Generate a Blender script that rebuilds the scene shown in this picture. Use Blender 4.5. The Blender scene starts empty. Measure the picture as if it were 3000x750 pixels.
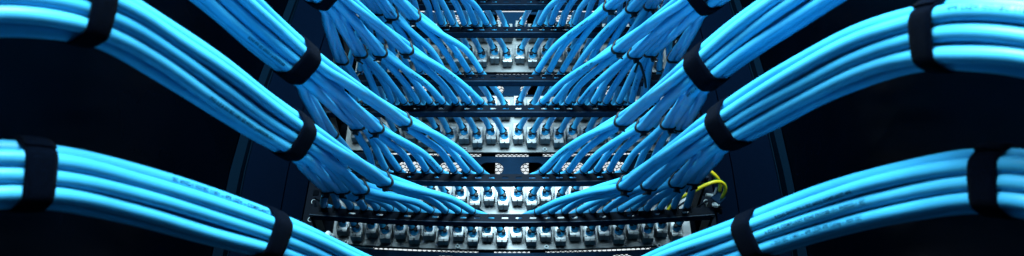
import bpy, bmesh, math, random
from mathutils import Vector, Matrix
random.seed(7)
R = math.radians
scene = bpy.context.scene
col = scene.collection

# ------------------------------------------------------------------ camera model
F, W, H = 2600.0, 3000.0, 750.0          # focal length in photo pixels
TH = R(37.0)                             # the camera looks up at the rack
RIGHT = Vector((1, 0, 0))
UP = Vector((0, -math.sin(TH), math.cos(TH)))
FWD = Vector((0, math.cos(TH), math.sin(TH)))
D = 0.922                                # distance of the patch panel plane
def ray(px, py):
    return FWD + RIGHT * ((px - W / 2) / F) + UP * ((H / 2 - py) / F)
def at_y(px, py, y):
    r = ray(px, py); return r * (y / r.y)
def at_d(px, py, d):
    return ray(px, py) * d
def depth(p): return p.dot(FWD)

# ------------------------------------------------------------------ materials
def mat(name, base, rough=0.5, metal=0.0, spec=0.5, noise=None, bump=None, sheen=0.0, coat=0.0, emit=None, aniso=None):
    m = bpy.data.materials.new(name); m.use_nodes = True
    nt = m.node_tree; b = nt.nodes['Principled BSDF']
    b.inputs['Base Color'].default_value = (*base, 1)
    b.inputs['Roughness'].default_value = rough
    b.inputs['Metallic'].default_value = metal
    b.inputs['Specular IOR Level'].default_value = spec
    if sheen:
        b.inputs['Sheen Weight'].default_value = sheen
        b.inputs['Sheen Roughness'].default_value = 0.4
    b.inputs['Coat Weight'].default_value = coat
    if emit:
        b.inputs['Emission Color'].default_value = (*emit[0], 1)
        b.inputs['Emission Strength'].default_value = emit[1]
    tc = nt.nodes.new('ShaderNodeTexCoord')
    if noise:                                        # (scale vector, amount, roughness amount)
        mp = nt.nodes.new('ShaderNodeMapping'); mp.inputs['Scale'].default_value = noise[0]
        nt.links.new(tc.outputs['Object'], mp.inputs['Vector'])
        n = nt.nodes.new('ShaderNodeTexNoise'); n.inputs['Scale'].default_value = 1.0; n.inputs['Detail'].default_value = 5
        nt.links.new(mp.outputs[0], n.inputs['Vector'])
        mr = nt.nodes.new('ShaderNodeMapRange')
        mr.inputs['From Min'].default_value = 0.3; mr.inputs['From Max'].default_value = 0.7
        mr.inputs['To Min'].default_value = 1 - noise[1]; mr.inputs['To Max'].default_value = 1 + noise[1]
        nt.links.new(n.outputs['Fac'], mr.inputs['Value'])
        mx = nt.nodes.new('ShaderNodeMix'); mx.data_type = 'RGBA'; mx.blend_type = 'MULTIPLY'
        mx.inputs['Factor'].default_value = 1
        mx.inputs['A'].default_value = (*base, 1)
        nt.links.new(mr.outputs[0], mx.inputs['B'])
        nt.links.new(mx.outputs['Result'], b.inputs['Base Color'])
        if noise[2]:
            m2 = nt.nodes.new('ShaderNodeMapRange')
            m2.inputs['From Min'].default_value = 0.3; m2.inputs['From Max'].default_value = 0.7
            m2.inputs['To Min'].default_value = max(0.02, rough - noise[2]); m2.inputs['To Max'].default_value = rough + noise[2]
            nt.links.new(n.outputs['Fac'], m2.inputs['Value'])
            nt.links.new(m2.outputs[0], b.inputs['Roughness'])
    if bump:                                         # (scale, strength, distance)
        n2 = nt.nodes.new('ShaderNodeTexNoise'); n2.inputs['Scale'].default_value = bump[0]; n2.inputs['Detail'].default_value = 4
        nt.links.new(tc.outputs['Object'], n2.inputs['Vector'])
        bp = nt.nodes.new('ShaderNodeBump'); bp.inputs['Strength'].default_value = bump[1]; bp.inputs['Distance'].default_value = bump[2]
        nt.links.new(n2.outputs['Fac'], bp.inputs['Height'])
        nt.links.new(bp.outputs['Normal'], b.inputs['Normal'])
    return m

M = {}
M['cable'] = [mat('cable_jacket_%d' % k, c, 0.46, 0, 0.42, noise=((60, 60, 60), 0.06, 0.05), bump=(900, 0.05, 0.0002))
              for k, c in enumerate([(0.046, 0.375, 0.645), (0.038, 0.345, 0.615), (0.054, 0.400, 0.670)])]
M['ink'] = mat('printed_ink', (0.001, 0.012, 0.035), 0.6, 0, 0.1)
M['strap'] = mat('hook_and_loop_fabric', (0.0009, 0.0020, 0.0055), 0.95, 0, 0.01, noise=((900, 900, 900), 0.5, 0), bump=(2200, 0.9, 0.0006), sheen=0.01)
M['tie'] = mat('black_nylon', (0.003, 0.004, 0.007), 0.40, 0, 0.25)
M['bar'] = mat('black_powder_coat', (0.0015, 0.0035, 0.008), 0.45, 0, 0.02, noise=((300, 300, 300), 0.2, 0.05))
M['navy'] = mat('dark_blue_powder_coat', (0.0003, 0.0018, 0.0060), 0.6, 0, 0.003, noise=((1500, 1500, 1500), 0.35, 0.05), bump=(2500, 0.25, 0.0002))
M['strip'] = mat('textured_dark_frame', (0.0005, 0.0036, 0.0085), 0.6, 0, 0.006, noise=((1200, 1200, 1200), 0.45, 0.05), bump=(1800, 0.4, 0.0003))
M['wall'] = mat('dark_cabinet_panel', (0.0001, 0.0007, 0.0022), 0.22, 0, 0.03, noise=((8, 8, 8), 0.3, 0.1))
M['manager'] = mat('dark_manager_panel', (0.002, 0.012, 0.030), 0.5, 0, 0.015, noise=((900, 900, 900), 0.3, 0.05))
M['plate'] = mat('brushed_steel', (0.160, 0.169, 0.180), 0.52, 1.0, 0.5, noise=((12, 12, 500), 0.06, 0.07))
M['under'] = mat('bar_underside_lit', (0.005, 0.020, 0.042), 0.45, 0, 0.1, noise=((300, 300, 300), 0.2, 0.05))  # lighter than the bar front, paints in light on the underside
M['jack'] = mat('nickel_plated_zinc', (0.29, 0.31, 0.33), 0.42, 1.0, 0.5, noise=((160, 160, 160), 0.08, 0.08))
M['flap'] = mat('cast_zinc', (0.30, 0.31, 0.32), 0.55, 0.5, 0.5, noise=((220, 220, 220), 0.10, 0.08))
M['collar'] = mat('translucent_blue_boot', (0.03, 0.30, 0.55), 0.15, 0, 0.6, coat=0.4)
M['steel'] = mat('zinc_fastener', (0.28, 0.33, 0.36), 0.45, 0.6)
M['hole'] = mat('dark_recess', (0.002, 0.003, 0.005), 0.7, 0, 0.0)
M['mesh'] = mat('black_perforated_door', (0.008, 0.010, 0.014), 0.5)
M['yellow'] = mat('yellow_wire', (0.80, 0.62, 0.02), 0.35, 0, 0.5)
M['green'] = mat('green_wire_stripe', (0.03, 0.30, 0.05), 0.35, 0, 0.5)
M['light'] = mat('lit_diffuser', (0.8, 0.8, 0.8), 0.5, emit=((0.86, 0.95, 1.0), 1.0))

# ------------------------------------------------------------------ object helpers
def link(name, me, parent=None):
    o = bpy.data.objects.new(name, me); col.objects.link(o)
    if parent is not None: o.parent = parent
    return o
def tag(o, label=None, cat=None, group=None, kind=None):
    if label: o['label'] = label
    if cat: o['category'] = cat
    if group: o['group'] = group
    if kind: o['kind'] = kind
    return o
def empty(name, loc, label=None, cat=None, group=None):
    o = bpy.data.objects.new(name, None); o.empty_display_size = 0.01; col.objects.link(o)
    o.location = loc
    return tag(o, label, cat, group)
def mesh(name, verts, faces, m, smooth=False, origin=None):
    me = bpy.data.meshes.new(name)
    if origin is not None: verts = [Vector(v) - origin for v in verts]
    me.from_pydata([tuple(v) for v in verts], [], faces)
    for mm in (m if isinstance(m, (list, tuple)) else [m]): me.materials.append(mm)
    if smooth: me.polygons.foreach_set('use_smooth', [True] * len(me.polygons))
    me.update()
    return me
def bm_mesh(name, bm, m, smooth=False):
    bmesh.ops.recalc_face_normals(bm, faces=bm.faces)
    me = bpy.data.meshes.new(name); bm.to_mesh(me); bm.free()
    for mm in (m if isinstance(m, (list, tuple)) else [m]): me.materials.append(mm)
    if smooth: me.polygons.foreach_set('use_smooth', [True] * len(me.polygons))
    return me
def box_bm(bm, x0, x1, y0, y1, z0, z1, bev=0.0):
    r = bmesh.ops.create_cube(bm, size=1)
    for v in r['verts']:
        v.co = Vector((x0 + (v.co.x + .5) * (x1 - x0), y0 + (v.co.y + .5) * (y1 - y0), z0 + (v.co.z + .5) * (z1 - z0)))
    if bev:
        es = list({e for v in r['verts'] for e in v.link_edges})
        bmesh.ops.bevel(bm, geom=es, offset=bev, segments=2, affect='EDGES', profile=0.5)
    return bm
def cyl_bm(bm, p, q, r, n=16, r2=None):
    p, q = Vector(p), Vector(q); ax = (q - p); L = ax.length
    rot = ax.to_track_quat('Z', 'Y').to_matrix().to_4x4()
    bmesh.ops.create_cone(bm, cap_ends=True, segments=n, radius1=r, radius2=r if r2 is None else r2, depth=L,
                          matrix=Matrix.Translation((p + q) / 2) @ rot)
    return bm

# ------------------------------------------------------------------ splines and tubes
def catmull(pts, step=0.004):
    P = [Vector(p) for p in pts]
    P = [P[0] * 2 - P[1]] + P + [P[-1] * 2 - P[-2]]
    out = []
    for k in range(1, len(P) - 2):
        p0, p1, p2, p3 = P[k - 1], P[k], P[k + 1], P[k + 2]
        t0 = 0; t1 = t0 + (p1 - p0).length ** .5; t2 = t1 + (p2 - p1).length ** .5; t3 = t2 + (p3 - p2).length ** .5
        n = max(3, int((p2 - p1).length / step))
        for j in range(n):
            t = t1 + (t2 - t1) * j / n
            a1 = p0 * ((t1 - t) / (t1 - t0)) + p1 * ((t - t0) / (t1 - t0))
            a2 = p1 * ((t2 - t) / (t2 - t1)) + p2 * ((t - t1) / (t2 - t1))
            a3 = p2 * ((t3 - t) / (t3 - t2)) + p3 * ((t - t2) / (t3 - t2))
            b1 = a1 * ((t2 - t) / (t2 - t0)) + a2 * ((t - t0) / (t2 - t0))
            b2 = a2 * ((t3 - t) / (t3 - t1)) + a3 * ((t - t1) / (t3 - t1))
            out.append(b1 * ((t2 - t) / (t2 - t1)) + b2 * ((t - t1) / (t2 - t1)))
    out.append(P[-2])
    # soften kinks left by the interpolation
    for _ in range(3):
        out = [out[0]] + [out[k] * .5 + (out[k - 1] + out[k + 1]) * .25 for k in range(1, len(out) - 1)] + [out[-1]]
    return out
def tangents(path):
    n = len(path)
    return [(path[min(k + 1, n - 1)] - path[max(k - 1, 0)]).normalized() for k in range(n)]
def tube(name, path, r, m, seg=14, origin=None):
    T = tangents(path); n = len(path)
    a = Vector((0, 0, 1)).cross(T[0]); a = a.normalized() if a.length > .1 else Vector((1, 0, 0))
    V, Fc = [], []
    for k in range(n):
        a = (a - T[k] * a.dot(T[k])).normalized(); b = T[k].cross(a)
        for j in range(seg):
            th = 2 * math.pi * j / seg
            V.append(path[k] + a * (r * math.cos(th)) + b * (r * math.sin(th)))
    for k in range(n - 1):
        for j in range(seg):
            j2 = (j + 1) % seg
            Fc.append((k * seg + j, k * seg + j2, (k + 1) * seg + j2, (k + 1) * seg + j))
    Fc.append(tuple(range(seg - 1, -1, -1))); Fc.append(tuple(range((n - 1) * seg, n * seg)))
    return mesh(name, V, Fc, m, True, origin)
def plane_cross(path, p0, t, near=0.08):
    best, bd = None, near
    for k in range(len(path) - 1):
        s0, s1 = (path[k] - p0).dot(t), (path[k + 1] - p0).dot(t)
        if s0 * s1 <= 0 and s0 != s1:
            q = path[k].lerp(path[k + 1], s0 / (s0 - s1)); dd = (q - p0).length
            if dd < bd: best, bd = q, dd
    return best
def hull_ring(cs, rad, n, it=2):
    """offset hull of 2-D centres: n points"""
    out = []
    for k in range(n):
        a = 2 * math.pi * k / n; dx, dy = math.cos(a), math.sin(a)
        c = max(cs, key=lambda c: c[0] * dx + c[1] * dy)
        out.append((c[0] + rad * dx, c[1] + rad * dy, a))
    for _ in range(it):
        out = [((out[k - 1][0] + 2 * out[k][0] + out[(k + 1) % n][0]) / 4, (out[k - 1][1] + 2 * out[k][1] + out[(k + 1) % n][1]) / 4, out[k][2]) for k in range(n)]
    return out
def frame_of(p, t):
    """n towards the camera, u up in the picture, both square to t"""
    n = -p.normalized(); n = (n - t * n.dot(t)).normalized()
    u = t.cross(n)
    if u.dot(UP) < 0: u = -u
    return u, n
def band(name, paths, p0, t, width, cr, th, m, n=56, stations=5, arc=None, extra=0.0, origin=None, rough=0.0):
    """a strap wound round the cables that pass p0"""
    u, nn = frame_of(p0, t)
    rings = []
    ks = range(n) if arc is None else range(n + 1)
    for s in range(stations):
        q = p0 + t * (width * (s / (stations - 1) - .5))
        cs = []
        for path in paths:
            c = plane_cross(path, q, t)
            if c is not None: cs.append(((c - q).dot(u), (c - q).dot(nn)))
        edge = 0.0012 * (1 if s in (0, stations - 1) else 0) * (width > .006)
        full = hull_ring(cs, cr + th + extra - edge * .25 + (.0011 if width > .006 else 0), 96, 44 if width > .006 else 2)
        ring, inner = [], []
        for k in ks:
            a = (2 * math.pi * k / n) if arc is None else arc[0] + (arc[1] - arc[0]) * k / n
            f = (a / (2 * math.pi)) % 1 * 96; i0 = int(f) % 96; i1 = (i0 + 1) % 96; w = f - int(f)
            x = full[i0][0] * (1 - w) + full[i1][0] * w; y = full[i0][1] * (1 - w) + full[i1][1] * w
            jit = rough * random.uniform(-1, 1)
            ring.append(q + u * x + nn * y + t * jit)
            inner.append(q + u * (x - th * math.cos(a)) + nn * (y - th * math.sin(a)) + t * jit)
        rings.append((ring, inner))
    cnt = len(rings[0][0]); V, Fc = [], []
    for ring, inner in rings: V += ring; V += inner
    st = 2 * cnt; lim = cnt if arc is None else cnt - 1
    for s in range(stations - 1):
        for k in range(lim):
            k2 = (k + 1) % cnt; a0, a1 = s * st, (s + 1) * st
            Fc.append((a0 + k, a0 + k2, a1 + k2, a1 + k))
            Fc.append((a0 + cnt + k2, a0 + cnt + k, a1 + cnt + k, a1 + cnt + k2))
    for s in (0, stations - 1):
        for k in range(lim):
            k2 = (k + 1) % cnt; a0 = s * st
            q = (a0 + k, a0 + cnt + k, a0 + cnt + k2, a0 + k2)
            Fc.append(q if s == 0 else q[::-1])
    if arc is not None:
        for k in (0, cnt - 1):
            for s in range(stations - 1):
                a0, a1 = s * st, (s + 1) * st
                q = (a0 + k, a1 + k, a1 + cnt + k, a0 + cnt + k)
                Fc.append(q if k == 0 else q[::-1])
    return mesh(name, V, Fc, m, True, origin), u, nn

def lettering(cable, path, text, start, size, toward, flip=False, r=0.00375):
    """printing that follows the cable: start = distance along it, toward = direction of the printed side"""
    cu = bpy.data.curves.new('lettering', 'FONT'); cu.body = text; cu.size = size; cu.resolution_u = 2
    cu.offset = size * .022; cu.align_y = 'CENTER'; cu.space_character = 1.15
    tmp = bpy.data.objects.new('lettering_text', cu); col.objects.link(tmp)
    bpy.context.view_layer.update()
    dg = bpy.context.evaluated_depsgraph_get()
    me = bpy.data.meshes.new_from_object(tmp.evaluated_get(dg))
    bpy.data.objects.remove(tmp); bpy.data.curves.remove(cu)
    bm = bmesh.new(); bm.from_mesh(me); bpy.data.meshes.remove(me)
    bmesh.ops.triangulate(bm, faces=bm.faces)
    for _ in range(3):
        es = [e for e in bm.edges if e.calc_length() > size * .22]
        if not es: break
        bmesh.ops.subdivide_edges(bm, edges=es, cuts=1, use_grid_fill=False)
        bmesh.ops.triangulate(bm, faces=bm.faces)
    T = tangents(path); acc = [0.0]
    for k in range(1, len(path)): acc.append(acc[-1] + (path[k] - path[k - 1]).length)
    xs = [v.co.x for v in bm.verts]
    if not xs: bm.free(); return
    wd = max(xs); sgn = -1 if flip else 1
    org = cable.location
    for v in bm.verts:
        s = start + sgn * v.co.x if not flip else start + wd - v.co.x
        s = min(max(s, 0), acc[-1] - 1e-5)
        lo, hi = 0, len(acc) - 1
        while hi - lo > 1:
            mid = (lo + hi) // 2
            if acc[mid] <= s: lo = mid
            else: hi = mid
        w = (s - acc[lo]) / max(acc[hi] - acc[lo], 1e-9)
        p = path[lo].lerp(path[hi], w); t = T[lo].lerp(T[hi], w).normalized()
        td = toward(p) if callable(toward) else toward
        a = (td - t * td.dot(t)).normalized(); b = t.cross(a)
        # text up must be left-handed to (t, a): viewed from outside, x along t, y along b' = a x t
        yv = a.cross(t) * sgn
        ang = v.co.y / r
        v.co = p + (a * math.cos(ang) + yv * math.sin(ang)) * (r + 0.00013) - org
    o = link('lettering', bm_mesh('lettering', bm, M['ink']), cable)
    return o

# ------------------------------------------------------------------ rack measures
CR = 0.00375                                # cable radius
YR, YJ = 0.83, 0.909                         # planes of the cable bars and of the jack faces
def bowk(py): return 0.20 * min(1, max(0, (py - 330) / 270))
ORD = ['first', 'second', 'third', 'fourth', 'fifth', 'sixth', 'seventh', 'eighth', 'ninth', 'tenth', 'eleventh', 'twelfth']
# rows from the bottom of the picture upward: bar top edge, jack bottom, centre of the jack row, landing x on left and right, pitch
ROWS = [
    dict(n='lowest', bar=627, jack=702, xc=1492, l=1391, r=1568, lp=40.4, rp=40.6),
    dict(n='second lowest', bar=510, jack=595, xc=1495, l=1415, r=1581, lp=40.3, rp=40.4),
    dict(n='third lowest', bar=308, jack=413, xc=1498, l=1417, r=1581, lp=37.8, rp=37.9),
    dict(n='third highest', bar=218, jack=331, xc=1500, l=1414, r=1569, lp=36.0, rp=36.2),
    dict(n='second highest', bar=78, jack=176, xc=1505, l=1431, r=1576, lp=33.6, rp=34.6),
    dict(n='highest', bar=-3, jack=104, xc=1506, l=1440, r=1570, lp=33.0, rp=33.5),
]
def bow_z(py, x): return bowk(py) * x * x

def bowed_slab(name, x0, x1, y0, y1, zlo, zhi, py, m, n=24, holes=()):
    """plate facing the camera that follows the slight bow of the row; holes = stadium slots (xc, zc, half width, half height)"""
    bm = bmesh.new()
    if not holes:
        ring = []
        for k in range(n + 1):
            x = x0 + (x1 - x0) * k / n; b = bow_z(py, x)
            ring.append([bm.verts.new((x, y, z + b)) for y, z in ((y0, zlo), (y0, zhi), (y1, zhi), (y1, zlo))])
        for k in range(n):
            for j in range(4):
                bm.faces.new((ring[k][j], ring[k][(j + 1) % 4], ring[k + 1][(j + 1) % 4], ring[k + 1][j]))
        bm.faces.new(ring[0]); bm.faces.new(ring[n][::-1])
    else:
        def corner(x, z, y): return bm.verts.new((x, y, z + bow_z(py, x)))
        N = 20
        xs = [x0] + [(holes[k][0] + holes[k + 1][0]) / 2 for k in range(len(holes) - 1)] + [x1]
        for k, (hx, hz, hw, hh) in enumerate(holes):
            cx0, cx1 = xs[k], xs[k + 1]
            inner, outer = [], []
            for j in range(N):
                a = 2 * math.pi * (j + .5) / N
                c, s = math.cos(a), math.sin(a)
                inner.append((hx + math.copysign(max(hw - hh, 0), c) + hh * c, hz + hh * s))
                sx = (cx1 - hx) if c > 0 else (hx - cx0); sz = (zhi - hz) if s > 0 else (hz - zlo)
                tt = min(sx / max(abs(c) * 1.0, 1e-6), sz / max(abs(s), 1e-6)) if False else None
                # square parametrisation
                mx = max(abs(c), abs(s)); ox, oz = c / mx, s / mx
                outer.append((hx + ox * sx, hz + oz * sz))
            for y, fl in ((y0, False), (y1, True)):
                vi = [corner(x, z, y) for x, z in inner]; vo = [corner(x, z, y) for x, z in outer]
                for j in range(N):
                    j2 = (j + 1) % N
                    bm.faces.new((vi[j], vi[j2], vo[j2], vo[j]))
                    # corners of the cell
                    if abs(outer[j][0] - outer[j2][0]) > 1e-6 and abs(outer[j][1] - outer[j2][1]) > 1e-6:
                        xx = outer[j][0] if outer[j][0] in (cx0, cx1) or abs(outer[j][0] - cx0) < 1e-6 or abs(outer[j][0] - cx1) < 1e-6 else outer[j2][0]
                        zz = outer[j][1] if abs(outer[j][1] - zlo) < 1e-6 or abs(outer[j][1] - zhi) < 1e-6 else outer[j2][1]
                        bm.faces.new((vo[j], vo[j2], corner(xx, zz, y)))
                if fl: back = vi
                else: front = vi
            for j in range(N):
                j2 = (j + 1) % N
                bm.faces.new((front[j], front[j2], back[j2], back[j]))
        bmesh.ops.remove_doubles(bm, verts=bm.verts, dist=1e-6)
        # rim
        for z, xs_ in ((zlo, (x0, x1)), (zhi, (x0, x1))):
            pass
        be = [e for e in bm.edges if len(e.link_faces) == 1]
        fr = [e for e in be if abs(e.verts[0].co.y - y0) < 1e-6 and abs(e.verts[1].co.y - y0) < 1e-6]
        for e in fr:
            a, b = e.verts
            c = bm.verts.new((b.co.x, y1, b.co.z)); d = bm.verts.new((a.co.x, y1, a.co.z))
            bm.faces.new((a, b, c, d))
        bmesh.ops.remove_doubles(bm, verts=bm.verts, dist=1e-6)
    return bm_mesh(name, bm, m)

# ------------------------------------------------------------------ patch panels (steel plates), manager panels, door, light
def zat(py, y=D): return at_y(1500, py, y).z
PLATES = [('lowest', 545, 731, [(1014, 711), (1341, 722), (1601, 724), (1931, 720)]),
          ('middle', 284, 446, [(1085, 432), (1362, 437), (1596, 438), (1900, 436)]),
          ('uppermost', 84, 211, [(1130, 200), (1380, 204), (1597, 204), (1880, 203)])]
for nm, pa, pb, screws in PLATES:
    zl, zh = zat(pb), zat(pa); org = Vector((0, D, zl))
    t = empty('patch_panel', (0, 0, 0), 'brushed steel patch panel plate behind the %s pair of jack rows' % nm, 'patch panel', 'steel patch panels')
    link('plate', bowed_slab('plate', -0.214, 0.214, D, D + 0.002, zl, zh, pb, M['plate']), t)
    link('lip', bowed_slab('lip', -0.214, 0.214, D + 0.0022, D + 0.004, zl - .0005, zl + 0.0012, pb, M['bar']), t)  # black strip stands in for the shadow along the plate's lower edge
    sb = None
    for sx, sy in screws:
        p = at_y(sx, sy, D - .0006)
        bm = bmesh.new()
        cyl_bm(bm, (0, 0.0006, 0), (0, -0.0012, 0), 0.0030, 20, 0.0026)
        for a in (0, 1):
            c = bmesh.ops.create_cube(bm, size=1)
            for v in c['verts']:
                v.co = Vector((v.co.x * (.0030 if a else .0008), v.co.y * .0004 - .00135, v.co.z * (.0008 if a else .0030)))
                v.co = Matrix.Rotation(R(35), 3, 'Y') @ v.co
            for f in {f for v in c['verts'] for f in v.link_faces}: f.material_index = 1
        so = link('screw', bm_mesh('screw', bm, [M['steel'], M['hole']]), t); so.location = p

MAN = [('below the lowest steel panel', 741, 800), ('between the lowest and middle steel panels', 459, 543),
       ('between the middle and uppermost steel panels', 226, 282), ('above the uppermost steel panel', 35, 82)]
for k, (nm, pa, pb) in enumerate(MAN):
    zl, zh = zat(pb), zat(pa)
    pm = (pa + pb) / 2
    hc = zat({0: 772, 1: 494, 2: 262, 3: 56}[k])
    holes = []
    sx = D * 45 / F / math.cos(R(37))
    hh = min(0.0095, (zh - zl) * .42)
    for j in {0: (-4, -2, 2, 3), 1: range(-4, 4), 2: (-3, -1, 0, 2), 3: (-2, -1, 0, 1)}[k]:
        xc = (j + .5) * 0.0515
        holes.append((xc, hc, 0.0150, hh))
    o = link('cable_manager_panel', bowed_slab('panel', -0.216, 0.216, D, D + 0.0016, zl, zh, pb, M['manager'], holes=holes))
    tag(o, 'dark slotted panel %s' % nm, 'panel', 'dark slotted panels')
# plain panels added below and above to block the back light
for nm, pa, pb in (('below the slotted panels', 803, 1500), ('above all the jack rows', -700, 30)):
    o = link('light_block_panel', bowed_slab('blank', -0.216, 0.216, D, D + .0016, zat(pb), zat(pa), pb, M['manager']))
    tag(o, 'added dark panel blocking back light %s' % nm, 'panel')
# dark uprights of the equipment standing behind the slots
for s in (-1, 1):
    bm = bmesh.new()
    box_bm(bm, s * .032 - .0095, s * .032 + .0095, D + .05, D + .07, .40, 1.2, .001)
    o = link('inner_upright', bm_mesh('upright', bm, M['hole']))
    tag(o, 'black upright seen through the slots just %s of the centre' % ('left' if s < 0 else 'right'), 'upright', 'inner uprights')
# perforated door: hexagonal cells
bm = bmesh.new()
yd = D + 0.36; cell = 0.0046
nx, nz = 74, 92
dx, dz = cell * math.sqrt(3), cell * 1.5
hexes = {}
for i in range(nz):
    for j in range(nx):
        cx = (j - nx / 2 + (.5 if i % 2 else 0)) * dx; cz = 0.62 + i * dz
        for y in (yd,):
            out = [bm.verts.new((cx + cell * 1.0 * math.sin(R(60 * q)), y, cz + cell * 1.0 * math.cos(R(60 * q)))) for q in range(6)]
            inn = [bm.verts.new((cx + cell * .86 * math.sin(R(60 * q)), y, cz + cell * .86 * math.cos(R(60 * q)))) for q in range(6)]
            bk = [bm.verts.new((v.co.x, y + .0015, v.co.z)) for v in inn]
            for q in range(6):
                q2 = (q + 1) % 6
                bm.faces.new((out[q], out[q2], inn[q2], inn[q])); bm.faces.new((inn[q], inn[q2], bk[q2], bk[q]))
door = link('perforated_door', bm_mesh('perforated_door', bm, M['mesh']))
tag(door, 'black honeycomb perforated rack door with white light behind it', 'door', kind='thing')
bm = bmesh.new(); box_bm(bm, -.25, .25, yd + .12, yd + .14, .66, 1.42, .004)
o = link('light_panel', bm_mesh('light_panel', bm, M['light'])); tag(o, 'white light panel glowing through the honeycomb door', 'light')

# ------------------------------------------------------------------ cable bars
def make_bar(row):
    py = row['bar']; z0 = zat(py, YR); org = (0, 0, 0)
    t = empty('cable_bar', (0, 0, 0), 'black slotted cable bar, the %s of the bars across the rack' % row['n'], 'cable bar', 'black cable bars')
    fh, dp, th = 0.0092, 0.0092, 0.0013
    hp = 0.0152
    holes = []
    hw = 0.0038
    nh = 28
    for k in range(nh):
        if abs(k - (nh - 1) / 2) > 4 and k % 2: continue
        holes.append(((k - (nh - 1) / 2) * hp, z0 - fh * .52, hw, 0.0014))
    link('front_flange', bowed_slab('flange', -0.2215, 0.2215, YR, YR + th, z0 - fh, z0, py, M['bar'], holes=holes), t)
    link('bottom_flange', bowed_slab('bottom', -0.2215, 0.2215, YR + .0004, YR + dp, z0 - fh - th, z0 - fh - .0002, py, M['under']), t)
    link('lip', bowed_slab('lip', -0.2215, 0.2215, YR + dp + .0002, YR + dp + .001, z0 - fh - th, z0 - fh + .0025, py, M['bar']), t)
    for s in (-1, 1):
        e = Vector((s * .219, 0, z0 + bow_z(py, .219)))
        bm = bmesh.new()
        box_bm(bm, e.x - .0015, e.x + .0015, YR + .002, D - .006, e.z - .012, e.z + .010, .0005)
        link('end_bracket', bm_mesh('end_bracket', bm, M['bar']), t)
    if row['n'] == 'lowest':
        bm = bmesh.new(); e = Vector((.2215, YR + .004, z0 + bow_z(py, .22)))
        cyl_bm(bm, e + Vector((-.010, 0, -.002)), e + Vector((.006, 0, -.002)), .0028, 16); cyl_bm(bm, e + Vector((.006, 0, -.002)), e + Vector((.009, 0, -.002)), .0048, 16)
        link('end_pin', bm_mesh('end_pin', bm, M['bar'], False), t)
for row in ROWS: make_bar(row)

# ------------------------------------------------------------------ jacks
JP = 0.0172
def jack_parts(s):
    """meshes of one jack, local origin at the middle of the bottom front edge; s = side its cable comes from"""
    w = .0064
    bm = bmesh.new(); box_bm(bm, -w, w, 0.0002, .0128, .0022, .026, .0005)
    box_bm(bm, w + .0001, w + .0009, .001, .012, .006, .021, .0002); box_bm(bm, -w - .0009, -w - .0001, .001, .012, .006, .021, .0002)
    body = bm_mesh('jack_body', bm, M['jack'])
    flaps = []
    for k in (-1, 1):
        bm = bmesh.new(); box_bm(bm, (-w + .0001) if k < 0 else .0002, -.0002 if k < 0 else w - .0001, -.0006, .0105, -.0004, .0020, .0009)
        flaps.append(bm_mesh('jack_flap', bm, M['flap']))
    ax = Vector((s * .35, -.80, .30)).normalized()
    c = Vector((0, -.0002, .0122))
    bm = bmesh.new(); cyl_bm(bm, c + Vector((0, .002, -.0005)), c + ax * .0042, .0050, 20, .0043)
    cyl_bm(bm, c + Vector((0, 0.0005, -.0016)), c + Vector((0, -.0010, -.0016)), .0048, 20)
    collar = bm_mesh('jack_collar', bm, M['collar'], True)
    bm = bmesh.new(); cyl_bm(bm, c + ax * .0044, c + ax * .0058, .0046, 20)
    ho = c + ax * .0054 + Vector((-s * .0040, -.0005, -.0030)); box_bm(bm, ho.x - .0022, ho.x + .0022, ho.y - .0018, ho.y + .0018, ho.z - .0022, ho.z + .0022, .0006)
    ring = bm_mesh('jack_tie', bm, M['tie'])
    bm = bmesh.new()
    b0 = c + ax * .006 + Vector((-s * .0050, -.0010, .001)); b1 = b0 + Vector((s * .030, -.034, .006))
    cyl_bm(bm, b0, b1, .0011, 8)
    tail = bm_mesh('jack_tie_tail', bm, M['tie'])
    bm = bmesh.new()
    for zz in (.0046, ):
        box_bm(bm, -.0052, -.0036, -.0001, .0006, zz + .0012, zz + .0017); box_bm(bm, -.0042, -.0036, -.0001, .0006, zz, zz + .0012)
    mark = bm_mesh('jack_marking', bm, M['hole'])
    return body, flaps, collar, ring, tail, mark, c + ax * .002, ax
JM = {-1: jack_parts(-1), 1: jack_parts(1)}
jack_entry = {}
for ri, row in enumerate(ROWS):
    for s in (-1, 1):
        for i in range(12):
            k = i + .5
            base = at_y(row['xc'], row['jack'], YJ)
            x = base.x + s * k * JP
            stag = -.0030 if (i % 2 == 0) == (s < 0) else .0030
            p = Vector((x, YJ, base.z + bow_z(row['jack'], x) + stag))
            t = empty('shielded_jack', p, 'silver shielded jack, %s %s of centre in the %s jack row' % (ORD[i], 'left' if s < 0 else 'right', row['n']), 'jack', 'shielded jacks on the patch panels')
            body, flaps, collar, ring, tail, mark, ce, ax = JM[s]
            link('body', body, t)
            for f in flaps: link('flap', f, t)
            link('collar', collar, t); link('tie', ring, t); link('tie_tail', tail, t); link('marking', mark, t)
            jack_entry[ri, s, i] = (p + ce, ax)

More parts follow.
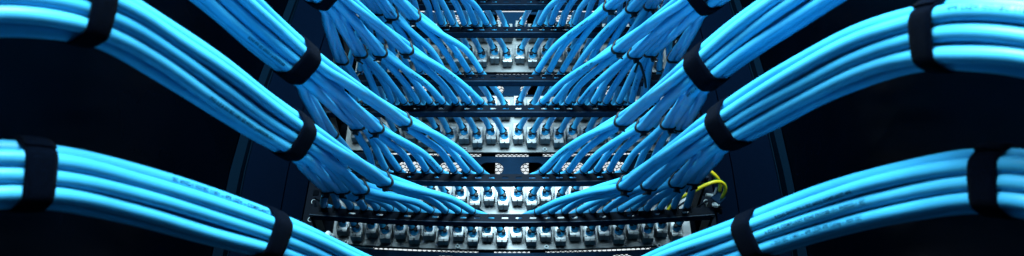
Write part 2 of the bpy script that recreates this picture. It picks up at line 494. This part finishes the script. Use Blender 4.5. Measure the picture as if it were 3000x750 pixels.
# ------------------------------------------------------------------ bundles
# stations beyond the cable ties, from the rack outward: (px, py, depth); V marks a hook and loop strap (width in m)
BUND = {
    (0, -1): dict(ties=[(1126, 528, .835), (1056, 551, .850), (1002, 549, .862), (962, 546, .872)],
                  st=[(886, 417, .61, .0172), (745, 330, .555), (600, 226, .497), (450, 130, .455), (296, 48, .415, .0138), (120, 2, .385), (-80, 0, .365), (-330, 55, .35)]),
    (0, 1): dict(ties=[(1832, 540, .835), (1902, 538, .850), (1984, 531, .862), (2030, 522, .872)],
                 st=[(2102, 387, .61, .0182), (2240, 308, .56), (2400, 222, .497), (2550, 155, .45), (2706, 112, .405, .0135), (2860, 98, .375), (3050, 118, .355), (3300, 190, .34)]),
    (1, -1): dict(ties=[(1184, 353, .885), (1102, 372, .897), (1046, 363, .907), (968, 388, .915)],
                  st=[(894, 197, .64, .0178), (780, 100, .60), (665, -2, .55), (540, -110, .51), (400, -220, .46)]),
    (1, 1): dict(ties=[(1822, 352, .885), (1884, 368, .897), (1958, 360, .907), (1996, 366, .915)],
                 st=[(2048, 215, .64, .0185), (2180, 116, .60), (2335, 6, .55), (2500, -95, .51), (2680, -190, .46)]),
    (2, -1): dict(ties=[(1192, 143, .945), (1114, 150, .957), (1056, 152, .967), (1000, 172, .975)],
                  st=[(968, -8, .76, .0190), (870, -90, .69), (740, -190, .62), (600, -300, .56)]),
    (2, 1): dict(ties=[(1812, 140, .945), (1860, 155, .957), (1906, 150, .967), (1976, 166, .975)],
                 st=[(2040, 6, .76, .0190), (2150, -78, .69), (2280, -170, .62), (2420, -270, .56)]),
    (3, -1): dict(ties=[(1214, 46, .985), (1148, 42, .998), (1108, 28, 1.01), (1070, 30, 1.02)],
                  st=[(1030, -105, .83, .0190), (930, -190, .76), (800, -280, .70)]),
    (3, 1): dict(ties=[(1786, 16, .985), (1852, 22, .998), (1906, 14, 1.01), (1950, 30, 1.02)],
                 st=[(1980, -105, .83, .0190), (2080, -190, .76), (2200, -280, .70)]),
    (4, -1): dict(ties=[(1290, -60, 1.03), (1230, -65, 1.04), (1180, -62, 1.05), (1140, -60, 1.06)],
                  st=[(1100, -200, .90, .0190), (1010, -290, .83)]),
    (4, 1): dict(ties=[(1720, -60, 1.03), (1780, -62, 1.04), (1830, -60, 1.05), (1870, -60, 1.06)],
                 st=[(1920, -200, .90, .0190), (2010, -290, .83)]),
    (5, -1): dict(ties=[(1310, -135, 1.06), (1260, -140, 1.07), (1220, -140, 1.08), (1180, -140, 1.09)],
                  st=[(1130, -260, .95, .0190), (1050, -340, .88)]),
    (5, 1): dict(ties=[(1690, -135, 1.06), (1740, -140, 1.07), (1780, -140, 1.08), (1820, -140, 1.09)],
                 st=[(1880, -260, .95, .0190), (1960, -340, .88)]),
    ('low', -1): dict(ties=None, st=[(1330, 960, .86), (1180, 860, .75), (985, 772, .65), (818, 699, .57, .0165), (600, 632, .515), (350, 565, .455), (115, 517, .405, .0142), (-80, 515, .385), (-330, 560, .37)]),
    ('low', 1): dict(ties=None, st=[(1640, 960, .86), (1780, 862, .76), (1960, 780, .67), (2180, 702, .57, .0170), (2420, 622, .51), (2650, 562, .45), (2886, 528, .405, .0138), (3060, 545, .38), (3300, 610, .36)]),
}
dd = 2 * CR
SLOTS = [(dd * x, dd * (y + .43)) for y, xs in ((.87, (-1, 0, 1)), (0, (-1.5, -.5, .5, 1.5)), (-.87, (-1, 0, 1)), (-1.74, (-.5, .5))) for x in xs]
SLOTS.sort(key=lambda c: -(c[0] + .55 * c[1]))
TRI = [(dd * .578 * math.cos(a), dd * .578 * math.sin(a)) for a in (R(75), R(-45), R(195))]
SIDE = {-1: 'left', 1: 'right'}
cables = {}
for (ri, s), B in BUND.items():
    pts3 = [at_d(x[0], x[1], x[2]) for x in B['st']]
    if B['ties']:
        tc = [at_d(*x) for x in B['ties']]; tm = sum(tc, Vector()) / 4
        chain = [tm] + pts3
    else:
        chain = pts3
    # the bundles run on past the picture's edge
    dl = (chain[-1] - chain[-2]).normalized()
    low_run = ri in (0, 'low')
    for ln, w in (((.12, .3), (.22, .75), (.28, .9)) if low_run else ((.10, 0), (.12, .1))):
        v = dl * (1 - w) + Vector((0, -1, -.12)) * w
        q = chain[-1] + v.normalized() * ln
        q.x = max(-.305, min(.305, q.x))
        chain.append(q)
        B['st'] = B['st'] + [(0, 0, 0)]
    frames = []
    for k in range(len(chain)):
        t = (chain[min(k + 1, len(chain) - 1)] - chain[max(k - 1, 0)]).normalized()
        frames.append((t,) + frame_of(chain[k], t))
    rot0 = random.uniform(-.15, .10); twist = random.uniform(-.14, .14)
    paths = []
    for i in range(12):
        cp = []
        sx, sy = SLOTS[i]
        if B['ties']:
            row = ROWS[ri]
            e, ax = jack_entry[ri, s, i]
            lx = (row['l'] - i * row['lp']) if s < 0 else (row['r'] + i * row['rp'])
            land = at_y(lx, row['bar'], YR + .004)
            land.z = zat(row['bar'], YR) + bow_z(row['bar'], land.x) + CR * 1.02
            g = i // 3; T = tc[g]; a, b = TRI[i % 3]
            t, u, n = frames[0]
            tp = T + u * a + n * b
            inward = (land - tp); 
            cp.append(e); cp.append(e + ax * .012)
            cp.append(land.lerp(e + ax * .012, .42) + Vector((0, 0, .0022)))
            cp.append(land)
            # leave the bar forward, then sweep to the tie
            span = (tp - land).length
            bg_ = {0: .4, 1: .65, 2: .5, 3: .75}.get(ri, .8)
            wob = Vector((random.uniform(-1, 1), random.uniform(-1, 1), random.uniform(-1, 1))) * .0012
            q = land.lerp(tp, .33) + Vector((-s * .03, -.035, .050)) * bg_ * span * (1 - .05 * i) + wob
            cp.append(q)
            q2 = land.lerp(tp, .70) + Vector((-s * .02, -.025, .035)) * bg_ * span * (1 - .05 * i) - wob
            cp.append(q2)
            cp.append(tp)
            # between tie and strap
            sl = chain[1] + frames[1][1] * sx + frames[1][2] * sy
            for w in (.25, .55, .82): cp.append(tp.lerp(sl, w) + frames[1][1] * ((.0004, 0, -.0004, -.0012)[g] * 4 * w * (1 - w)) + frames[1][1] * (sx * -.06 * 4 * w * (1 - w)))
        st0 = 1 if B['ties'] else 0
        jx, jy = random.uniform(-1, 1), random.uniform(-1, 1)
        for k in range(st0, len(chain)):
            t, u, n = frames[k]
            an = rot0 + twist * (k - st0) / max(1, len(chain) - 1 - st0)
            c, sn = math.cos(an), math.sin(an)
            isv = len(B['st'][k - st0]) > 3
            loose = 1.0 if isv else 1.07
            ox, oy = (c * sx - sn * sy) * loose, (sn * sx + c * sy) * loose
            if not isv:
                ox += .0010 * random.uniform(-1, 1); oy += .0008 * random.uniform(-1, 1)
            cp.append(chain[k] + u * ox + n * oy)
        path = catmull(cp)
        paths.append(path)
    B['paths'] = paths; B['chain'] = chain; B['frames'] = frames
    # front-to-back order at the last strap, for telling cables apart
    front = None
    if not B['ties']:
        kv = [k for k in range(len(B['st'])) if len(B['st'][k]) > 3][-1]
        t, u, n = frames[kv]
        pos = []
        for i, pth in enumerate(paths):
            c = plane_cross(pth, chain[kv], t); pos.append(((c - chain[kv]).dot(u), (c - chain[kv]).dot(n), i))
        vis = []
        for x, y, i in pos:
            if not any(j != i and abs(x2 - x) < dd * .55 and y2 > y for x2, y2, j in pos): vis.append((-x, i))
        front = [i for _, i in sorted(vis)]
    for i, pth in enumerate(paths):
        o = link('network_cable', tube('network_cable', pth, CR, M['cable'][random.randrange(3)], 16, pth[0]))
        o.location = pth[0]
        if B['ties']:
            tag(o, 'blue network cable on the %s black bar, %s %s of the central gap' % (ROWS[ri]['n'], ORD[i], SIDE[s]), 'network cable', 'blue network cables')
        elif i in front:
            j = front.index(i)
            tag(o, 'blue cable, %s from the top on the front of the lower %s foreground bundle' % (ORD[j], SIDE[s]), 'network cable', 'blue network cables')
        else:
            tag(o, 'blue cable hidden behind the front cables of the lower %s foreground bundle' % SIDE[s], 'network cable', 'back cables of the lower %s bundle' % SIDE[s])
        cables[ri, s, i] = (o, pth)
    # straps
    nv = 0
    vk = [k for k in range(len(B['st'])) if len(B['st'][k]) > 3]
    for k in vk:
        kk = k + (1 if B['ties'] else 0)
        spl = catmull(chain, .003); stg = tangents(spl); tx, ty = B['st'][k][0], B['st'][k][1]
        best = None
        for q, tq in zip(spl, stg):
            uq, nq = frame_of(q, tq); v = q + nq * .0135
            vx, vy = W / 2 + F * v.x / depth(v), H / 2 - F * v.dot(UP) / depth(v)
            dq = abs((vx - tx) * tq.dot(RIGHT) - (vy - ty) * tq.dot(UP)) + 8 * (q - chain[kk]).length * (1 if (q - chain[kk]).length > .06 else 0) * 1000
            if best is None or dq < best[0]: best = (dq, q, tq)
        p0, t = best[1], best[2]
        u, n = frame_of(p0, t)
        inner = (k == vk[0])
        which = 'lower %s foreground bundle' % SIDE[s] if ri == 'low' else '%s bundle of the %s bar' % (SIDE[s], ROWS[ri]['n'])
        lab = 'black fabric strap around the %s, %s' % (which, 'nearer the rack' if inner and len(vk) > 1 else 'nearer the photo edge') if len(vk) > 1 else 'black fabric strap around the %s' % which
        th_ = empty('cable_strap', p0, lab, 'strap', 'black fabric straps')
        me, uu, nn = band('strap', paths, p0, t, B['st'][k][3], CR, .0011, M['strap'], 72, 7, rough=.00012, origin=p0)
        link('band', me, th_)
        top = math.atan2(.25, 1.0) if not inner else math.atan2(-.6, .8)
        me, _, _ = band('flap', paths, p0 - t * .0004, t, B['st'][k][3] * .97, CR, .0012, M['strap'], 20, 5, arc=(top - .42, top + .42), extra=.0013, rough=.0002, origin=p0)
        link('flap', me, th_)
    if B['ties']:
        for g in range(4):
            sub = paths[3 * g:3 * g + 3]
            k0 = min(range(len(sub[0])), key=lambda q: (sub[0][q] - tc[g]).length)
            t = tangents(sub[0])[k0]
            pc = sum((min(pp, key=lambda q: (q - tc[g]).length) for pp in sub), Vector()) / 3
            gl = ['innermost', 'second', 'third', 'outermost'][g]
            th_ = empty('zip_tie', pc, 'zip tie around the %s three cables, %s bundle of the %s bar' % (gl, SIDE[s], ROWS[ri]['n']), 'zip tie', 'black zip ties on the bundles')
            me, u, n = band('zip', sub, pc, t, .0032, CR, .0014, M['tie'], 40, 3, origin=pc)
            link('band', me, th_)
            cs = [((plane_cross(pp, pc, t) or pc) - pc) for pp in sub]
            dirv = (-u * .86 + n * .5).normalized()
            h = max(c.dot(dirv) for c in cs) + CR + .0022
            hp = dirv * h
            bm = bmesh.new(); box_bm(bm, -.0024, .0024, -.0027, .0027, -.0024, .0024, .0007)
            rotm = Matrix((u.cross(n).normalized(), dirv.cross(u.cross(n)).normalized(), dirv)).transposed()
            for v in bm.verts: v.co = rotm @ v.co + hp
            # clipped tail sticking out of the head
            sd = dirv.cross(t).normalized() * (1 if g % 2 else -1)
            cyl_bm(bm, hp + dirv * .001, hp + dirv * .003 + sd * random.uniform(.003, .007) + t * random.uniform(-.002, .002), .0009, 8)
            link('head', bm_mesh('zip_head', bm, M['tie']), th_)
        for i, pth in enumerate(paths):
            k0 = min(range(len(pth)), key=lambda q: abs(pth[q].y - (YR - .0035)) + (0 if q < len(pth) * .6 else 1))
            p0 = pth[k0]; t = tangents(pth)[k0]
            me, u, n = band('bar_tie', [pth], p0, t, .0014, CR, .0007, M['tie'], 28, 3, origin=p0)
            th_ = empty('bar_tie', p0, 'small black tie holding the %s cable %s of centre on the %s bar' % (ORD[i], SIDE[s], ROWS[ri]['n']), 'zip tie', 'small black ties along the bars')
            link('band', me, th_)
            bm = bmesh.new()
            a0 = -(n * .2 + u * .9).normalized() * (CR + .001)
            tgt = Vector((p0.x + s * .004, YR - .0006, zat(ROWS[ri]['bar'], YR) + bow_z(ROWS[ri]['bar'], p0.x) - .005)) - p0
            cyl_bm(bm, a0, tgt, .0010, 8)
            link('tail', bm_mesh('bar_tie_tail', bm, M['tie']), th_)

# ------------------------------------------------------------------ printing on the cables
def arc_at(path, px):
    """distance along the path where it first crosses the picture column px"""
    acc = 0
    for k in range(1, len(path)):
        a, b = path[k - 1], path[k]
        xa = W / 2 + F * a.x / depth(a); xb = W / 2 + F * b.x / depth(b)
        acc += (b - a).length
        if (xa - px) * (xb - px) <= 0 and k > 20: return acc
    return acc * .5
def front_rank(key, kst):
    B = BUND[key]; t, u, n = B['frames'][kst]; c0 = B['chain'][kst]; pos = []
    for i, pth in enumerate(B['paths']):
        c = plane_cross(pth, c0, t)
        if c is not None: pos.append(((c - c0).dot(u), (c - c0).dot(n), i))
    vis = [(-x, i) for x, y, i in pos if not any(j != i and abs(x2 - x) < dd * .6 and y2 > y for x2, y2, j in pos)]
    return [i for _, i in sorted(vis)]
def cam_dir(up):
    return lambda p: (-p.normalized() + UP * up).normalized()
def write(key, kst, rank, px_a, text, size, up, flip=False):
    fr = front_rank(key, kst); i = fr[min(rank, len(fr) - 1)]
    o, pth = cables[key[0], key[1], i]
    lettering(o, pth, text, arc_at(pth, px_a), size, cam_dir(up), flip)
T1 = 'PVC 2.0 & ISO IEC 11801 IEC 60332-1 prEN50288-10-1'
T2 = 'COMPLIANT 0121-4 ROHS  4PR LSZH -- ISO/IEC 11801 CAT 6A'
T3 = '100 OHM F/UTP CABLE - 4PR LSZH -- ISO/IEC'
write((0, -1), 3, 2, 800, T1, .0030, .02, True)
write((0, -1), 1, 1, 1040, 'COMPLIANT 0121-4 ROHS', .0028, .0, True)
write((1, -1), 2, 2, 830, 'ROHS 4PR IEC 60332-1 prEN50288', .0028, -.15, True)
write((1, -1), 1, 1, 1130, 'COMPLIANT 0121-4 LSZH', .0028, -.1, True)
write(('low', -1), 5, 0, 780, 'IEC 60332-1 ISO/IEC 11801 -- 4PR LSZH -- COMPLIANT', .0030, .25, True)
write(('low', 1), 5, 0, 2260, '-- ROHS EN50173-1 IEC 60332 COMPLIANT 4PR', .0030, -.2, False)
write(('low', 1), 5, 1, 2240, 'a 0121-4 COMPLIANT ROHS EN50288-10-1 EN50222-1 IEC', .0030, .1, False)
write(('low', 1), 5, 2, 2270, '-- ISO/IEC 11801 -- 4PR LSZH 4PR Cabling -- 300V 75C', .0030, .15, False)
write(('low', 1), 3, 0, 1990, 'COMPLIANT 0121-4', .0028, -.2, False)
write((0, 1), 5, 0, 2790, '4PR LSZH ISO/IEC 11801', .0028, .5, False)
for key, idx, px, tx, up, fl in [((3, 1), 0, 1660, 'LSSOFT 0121-4 COMPLIANT', 0.1, False), ((3, 1), 6, 1805, 'TS3R -- LSZH 4PR', 0.0, False),
                                 ((2, -1), 3, 1255, '100 OHM F/UTP CABLE -', 0.0, True), ((3, -1), 3, 1170, 'COMPLIANT 0121-4 USSOFT', 0.0, True),
                                 ((1, 1), 0, 1620, '0121-4 COMPLIANT LSZH', -0.2, False), ((0, 1), 1, 1760, 'LSZH 4PR IEC 60332', -0.2, False),
                                 ((2, 1), 3, 1700, 'F/UTP CABLE 100 OHM', 0.0, False),
                                 ((1, -1), 3, 1290, 'IEC 60332-1 4PR LSZH', 0.0, True), ((0, -1), 4, 1250, 'ROHS 0121-4 COMPLIANT', 0.1, True), ((2, 1), 0, 1690, 'LSZH -- ISO/IEC 11801', 0.0, False),
                                 ((1, 1), 4, 1790, '4PR LSZH F/UTP', 0.0, False), ((1, 1), 8, 1900, 'COMPLIANT 0121-4', 0.1, False), ((2, -1), 0, 1330, 'ISO/IEC 11801 4PR', 0.1, True),
                                 ((0, 1), 5, 1850, '0121-4 ROHS 4PR', 0.0, False), ((3, 1), 3, 1760, 'CAT 6A LSZH', 0.0, False), ((2, 1), 7, 1860, 'R5ST LSZH 4PR', 0.0, False)]:
    o, pth = cables[key[0], key[1], idx]
    lettering(o, pth, tx, arc_at(pth, px), .0028, cam_dir(up), fl)

# ------------------------------------------------------------------ cabinet: baffles, frames, side walls, posts
def ribbon(name, edge_a, edge_b, ya, yb, m, th=.002):
    """a board between two edges given as picture points on the planes ya and yb"""
    V, Fc = [], []
    n = len(edge_a)
    for (a, b) in zip(edge_a, edge_b):
        pa, pb = at_y(a[0], a[1], ya), at_y(b[0], b[1], yb)
        nr = Vector((0, th, 0))
        V += [pa, pb, pb + nr, pa + nr]
    for k in range(n - 1):
        for j in range(4):
            Fc.append((4 * k + j, 4 * k + (j + 1) % 4, 4 * (k + 1) + (j + 1) % 4, 4 * (k + 1) + j))
    Fc.append((0, 1, 2, 3)); Fc.append(tuple(4 * (n - 1) + j for j in (3, 2, 1, 0)))
    me = mesh(name, V, Fc, m)
    bm = bmesh.new(); bm.from_mesh(me); bmesh.ops.recalc_face_normals(bm, faces=bm.faces); bm.to_mesh(me); bm.free()
    return me
YS = [-420, -160, 0, 125, 250, 375, 500, 625, 750, 960]
def interp(tab, y):
    tab = sorted(tab, key=lambda q: q[1])
    if y <= tab[0][1]: a, b = tab[0], tab[1]
    elif y >= tab[-1][1]: a, b = tab[-2], tab[-1]
    else:
        for k in range(len(tab) - 1):
            if tab[k][1] <= y <= tab[k + 1][1]: a, b = tab[k], tab[k + 1]; break
    return (a[0] + (b[0] - a[0]) * (y - a[1]) / (b[1] - a[1]), y)
E = {-1: dict(o=[(874, 0), (787, 248), (729, 450), (669, 748)], so=[(846, 0), (752, 248), (685, 450), (622, 748)], si=[(866, 0), (774, 248), (715, 450), (652, 748)],
              seam=[(985, 0), (962, 64), (894, 293), (848, 478), (818, 641), (800, 750)], i=[(1030, 0), (993, 127), (933, 363), (901, 550), (875, 683)]),
     1: dict(o=[(2135, 0), (2192, 176), (2254, 400), (2295, 593), (2317, 726)], so=[(2167, 0), (2226, 169), (2295, 400), (2333, 580), (2363, 737)],
             si=[(2150, 0), (2207, 169), (2271, 400), (2314, 580), (2336, 737)], seam=[(2030, 0), (2061, 121), (2100, 274), (2139, 451), (2166, 628), (2185, 750)],
             i=[(1985, 0), (2016, 140), (2055, 330), (2080, 450), (2104, 663)])}
for s in (-1, 1):
    e = E[s]; side = SIDE[s]
    t = empty('air_baffle', (0, 0, 0), 'dark blue sheet metal baffle beside the %s rack post' % side, 'baffle', 'air baffles')
    def off(tab, d): return [(x + d, y) for x, y in tab]
    L = lambda tab: [interp(tab, y) for y in YS]
    link('outer_sheet', ribbon('outer_sheet', L(e['o']), L(off(e['seam'], s * 1.6)), .905, .905, M['navy']), t)
    link('inner_sheet', ribbon('inner_sheet', L(off(e['seam'], -s * 1.6)), L(e['i']), .905, .905, M['navy']), t)
    # sheet edge in the lighter frame material, painting in its lit line
    link('lit_edge', ribbon('lit_edge', L(off(e['o'], s * 3.2)), L(off(e['o'], s * .3)), .902, .902, M['strip'], .006), t)
    o = link('cabinet_upright', ribbon('cabinet_upright', L(e['si']), L(e['so']), .895, .895, M['strip'], .02))
    tag(o, 'textured dark cabinet frame upright along the %s baffle' % side, 'frame upright', 'cabinet frame uprights')
    # side wall runs from the frame forward past the camera
    V, Fc = [], []
    for y in YS:
        a = at_y(*interp(e['so'], y), .897); 
        for yy, ex in ((.897, 0), (.45, .015), (-.15, .03)):
            V.append(Vector((a.x + s * ex, yy, a.z)))
        for yy, ex in ((-.15, .045), (.45, .03), (.897, .015)):
            V.append(Vector((a.x + s * ex, yy, a.z)))
    # extend the wall downward to below the view
    n = len(YS)
    for k in range(n - 1):
        for j in range(6): Fc.append((6 * k + j, 6 * k + (j + 1) % 6, 6 * (k + 1) + (j + 1) % 6, 6 * (k + 1) + j))
    Fc.append(tuple(range(6))); Fc.append(tuple(6 * (n - 1) + j for j in range(5, -1, -1)))
    ztop = 1.7
    V = [Vector((v.x, v.y, v.z if 0 < (k // 6) < n - 1 else (ztop if k // 6 == 0 else -.35))) for k, v in enumerate(V)]
    me = mesh('cabinet_side', V, Fc, M['wall'])
    bm = bmesh.new(); bm.from_mesh(me); bmesh.ops.recalc_face_normals(bm, faces=bm.faces); bm.to_mesh(me); bm.free()
    o = link('cabinet_side_panel', me)
    tag(o, 'nearly black cabinet side panel on the %s' % side, 'side panel', 'cabinet side panels')
    # dark sheet added behind post and baffle to stop light leaks
    bm = bmesh.new(); box_bm(bm, *((-.50, -.203) if s < 0 else (.203, .50)), .946, .948, .30, 1.8)
    o = link('light_block_sheet', bm_mesh('light_block_sheet', bm, M['hole']))
    tag(o, 'added black sheet blocking stray light behind the %s baffle' % side, 'sheet', 'added light blocking sheets')
    # post with punched holes
    t = empty('rack_post', (0, 0, 0), 'black punched rack post at the %s end of the bars' % side, 'rack post', 'punched rack posts')
    ii = off(e['i'], -s * 4)
    link('face', ribbon('face', L(ii), L(off(e['i'], -s * 46)), .902, .902, M['bar'], .002), t)
    link('web', ribbon('web', L(off(e['i'], -s * 46)), L(off(e['i'], -s * 66)), .902, .945, M['hole'], .002), t)
    for k in range(15):
        py = 20 + k * 52
        p = at_y(*interp(off(e['i'], -s * 27), py), .9012)
        bm = bmesh.new()
        seg, n1 = 10, 6
        V, Fc = [], []
        a0, a1 = (R(60), R(250)) if k % 2 else (R(100), R(290))
        for q in range(seg + 1):
            a = a0 + (a1 - a0) * q / seg
            for w in range(n1):
                b = 2 * math.pi * w / n1
                rr = .0029 + .0005 * math.cos(b)
                V.append(Vector((rr * math.cos(a), .0006 * math.sin(b) - .0005, rr * math.sin(a))))
        for q in range(seg):
            for w in range(n1): Fc.append((q * n1 + w, q * n1 + (w + 1) % n1, (q + 1) * n1 + (w + 1) % n1, (q + 1) * n1 + w))
        if k % 2 == 0 or k > 10:
            ob = link('rim_glint', mesh('rim_glint', V, Fc, M['steel'], True), t); ob.location = p  # partial bright ring shaped as the glint on a hole's edge
        bm.free()
        bm = bmesh.new(); box_bm(bm, -.0034, .0034, -.0004, .0012, -.0034, .0034)  # solid dark square, its colour standing in for the hole's shade
        ob = link('hole_shade', bm_mesh('hole_shade', bm, M['hole']), t); ob.location = p + Vector((0, -.0003, -.012))

# fasteners on the posts
def bolt(px, py, y, r, ax, label):
    p = at_y(px, py, y); ax = Vector(ax).normalized()
    t = empty('bolt', p, label, 'bolt', 'bolts on the rack posts')
    bm = bmesh.new(); cyl_bm(bm, -ax * .001, ax * .004, r, 6); link('hex_nut', bm_mesh('hex_nut', bm, M['steel']), t)
    bm = bmesh.new(); cyl_bm(bm, ax * .004, ax * .012, r * .55, 14); link('threaded_end', bm_mesh('threaded_end', bm, M['steel']), t)
    bm = bmesh.new(); cyl_bm(bm, -ax * .002, -ax * .0012, r * 1.35, 20); link('washer', bm_mesh('washer', bm, M['steel']), t)
bolt(963, 699, .895, .0062, (.1, -1, 0), 'zinc hex bolt on the left post beside the lowest jack row')
bolt(2096, 575, .890, .0042, (-1, -.25, 0), 'zinc bolt on the right post beside the yellow wires, upper of two')
bolt(2098, 603, .890, .0042, (-1, -.25, 0), 'zinc bolt on the right post beside the yellow wires, lower of two')

# earth wires and their lug
def wire(pts, d, r, label, stripe):
    P = [at_d(x, y, d + k) for x, y, k in pts]
    path = catmull(P, .0025)
    t = empty('earth_wire', path[0], label, 'wire', 'yellow earth wires')
    link('insulation', tube('insulation', path, r, M['yellow'], 14, path[0]), t)
    T = tangents(path); sp = []
    for p, tt in zip(path, T):
        n = -p.normalized(); n = (n - tt * n.dot(tt)).normalized(); b = tt.cross(n)
        sp.append(p + (b * math.cos(stripe) + n * math.sin(stripe)) * (r * .80))
    link('green_stripe', tube('green_stripe', sp, r * .5, M['green'], 10, path[0]), t)
    bm = bmesh.new(); cyl_bm(bm, path[-1] - path[0], path[-1] - path[0] + T[-1] * .004, r * .8, 12)
    link('ferrule', bm_mesh('ferrule', bm, M['steel']), t)
wire([(1940, 640, .05), (1968, 602, .04), (2000, 577, .02), (2030, 562, .005), (2065, 543, 0), (2096, 532, 0), (2117, 535, .005), (2126, 549, .01), (2122, 567, .015), (2115, 579, .02)], .93, .0019,
     'yellow green earth wire arching in front, lower of the two', R(215))
wire([(1990, 470, .03), (2040, 478, .015), (2076, 497, 0), (2096, 514, 0), (2108, 530, .005), (2111, 546, .01), (2108, 562, .015)], .955, .0019,
     'yellow green earth wire descending behind the arching one', R(-10))
t = empty('earth_lug', at_d(2104, 580, .965), 'small metal earth lug under the ends of the yellow wires', 'lug')
bm = bmesh.new(); box_bm(bm, -.006, .006, -.001, .001, -.006, .006, .0005)
for v in bm.verts: v.co = Matrix.Rotation(R(45), 3, 'Y') @ v.co
link('plate', bm_mesh('lug_plate', bm, M['manager']), t)
bm = bmesh.new(); cyl_bm(bm, (-.004, -.001, .004), (-.001, -.006, .010), .0012, 12); link('pin', bm_mesh('lug_pin', bm, M['steel']), t)

# stray tie tail in the right fan
pp = catmull([at_d(*q) for q in [(1860, 212, .955), (1872, 181, .95), (1882, 205, .95), (1889, 232, .955), (1892, 256, .965)]], .002)
o = link('loose_tie', tube('loose_tie', pp, .0014, M['tie'], 8, pp[0])); o.location = pp[0]
tag(o, 'loose bent black tie tail hanging among the right cables of the third lowest bar', 'zip tie')

# ------------------------------------------------------------------ light and camera
def area(name, loc, aim, sx, sy, power, colr):
    l = bpy.data.lights.new(name, 'AREA'); l.shape = 'RECTANGLE'; l.size = sx; l.size_y = sy; l.energy = power; l.color = colr
    o = bpy.data.objects.new(name, l); col.objects.link(o); o.location = loc
    o.rotation_euler = (Vector(aim) - Vector(loc)).to_track_quat('-Z', 'Y').to_euler()
    return o
area('ceiling_lamp', (0, -.66, 1.02), (0, .65, .42), 1.4, .7, 188, (.64, .92, 1.0))
world = bpy.data.worlds.new('World'); scene.world = world; world.use_nodes = True
bg = world.node_tree.nodes['Background']; bg.inputs['Color'].default_value = (.05, .22, .38, 1); bg.inputs['Strength'].default_value = .20

cam = bpy.data.cameras.new('camera'); co = bpy.data.objects.new('camera', cam); col.objects.link(co)
cam.sensor_width = 36; cam.lens = 36 * F / W; cam.clip_start = .01; cam.clip_end = 50
co.matrix_world = Matrix((RIGHT, UP, -FWD)).transposed().to_4x4()
cam.dof.use_dof = True; cam.dof.focus_distance = 1.0; cam.dof.aperture_fstop = 13
scene.camera = co
vs = scene.view_settings
vs.view_transform = 'Standard'; vs.look = 'None'; vs.exposure = 0; vs.gamma = 1
scene.cycles.max_bounces = 8
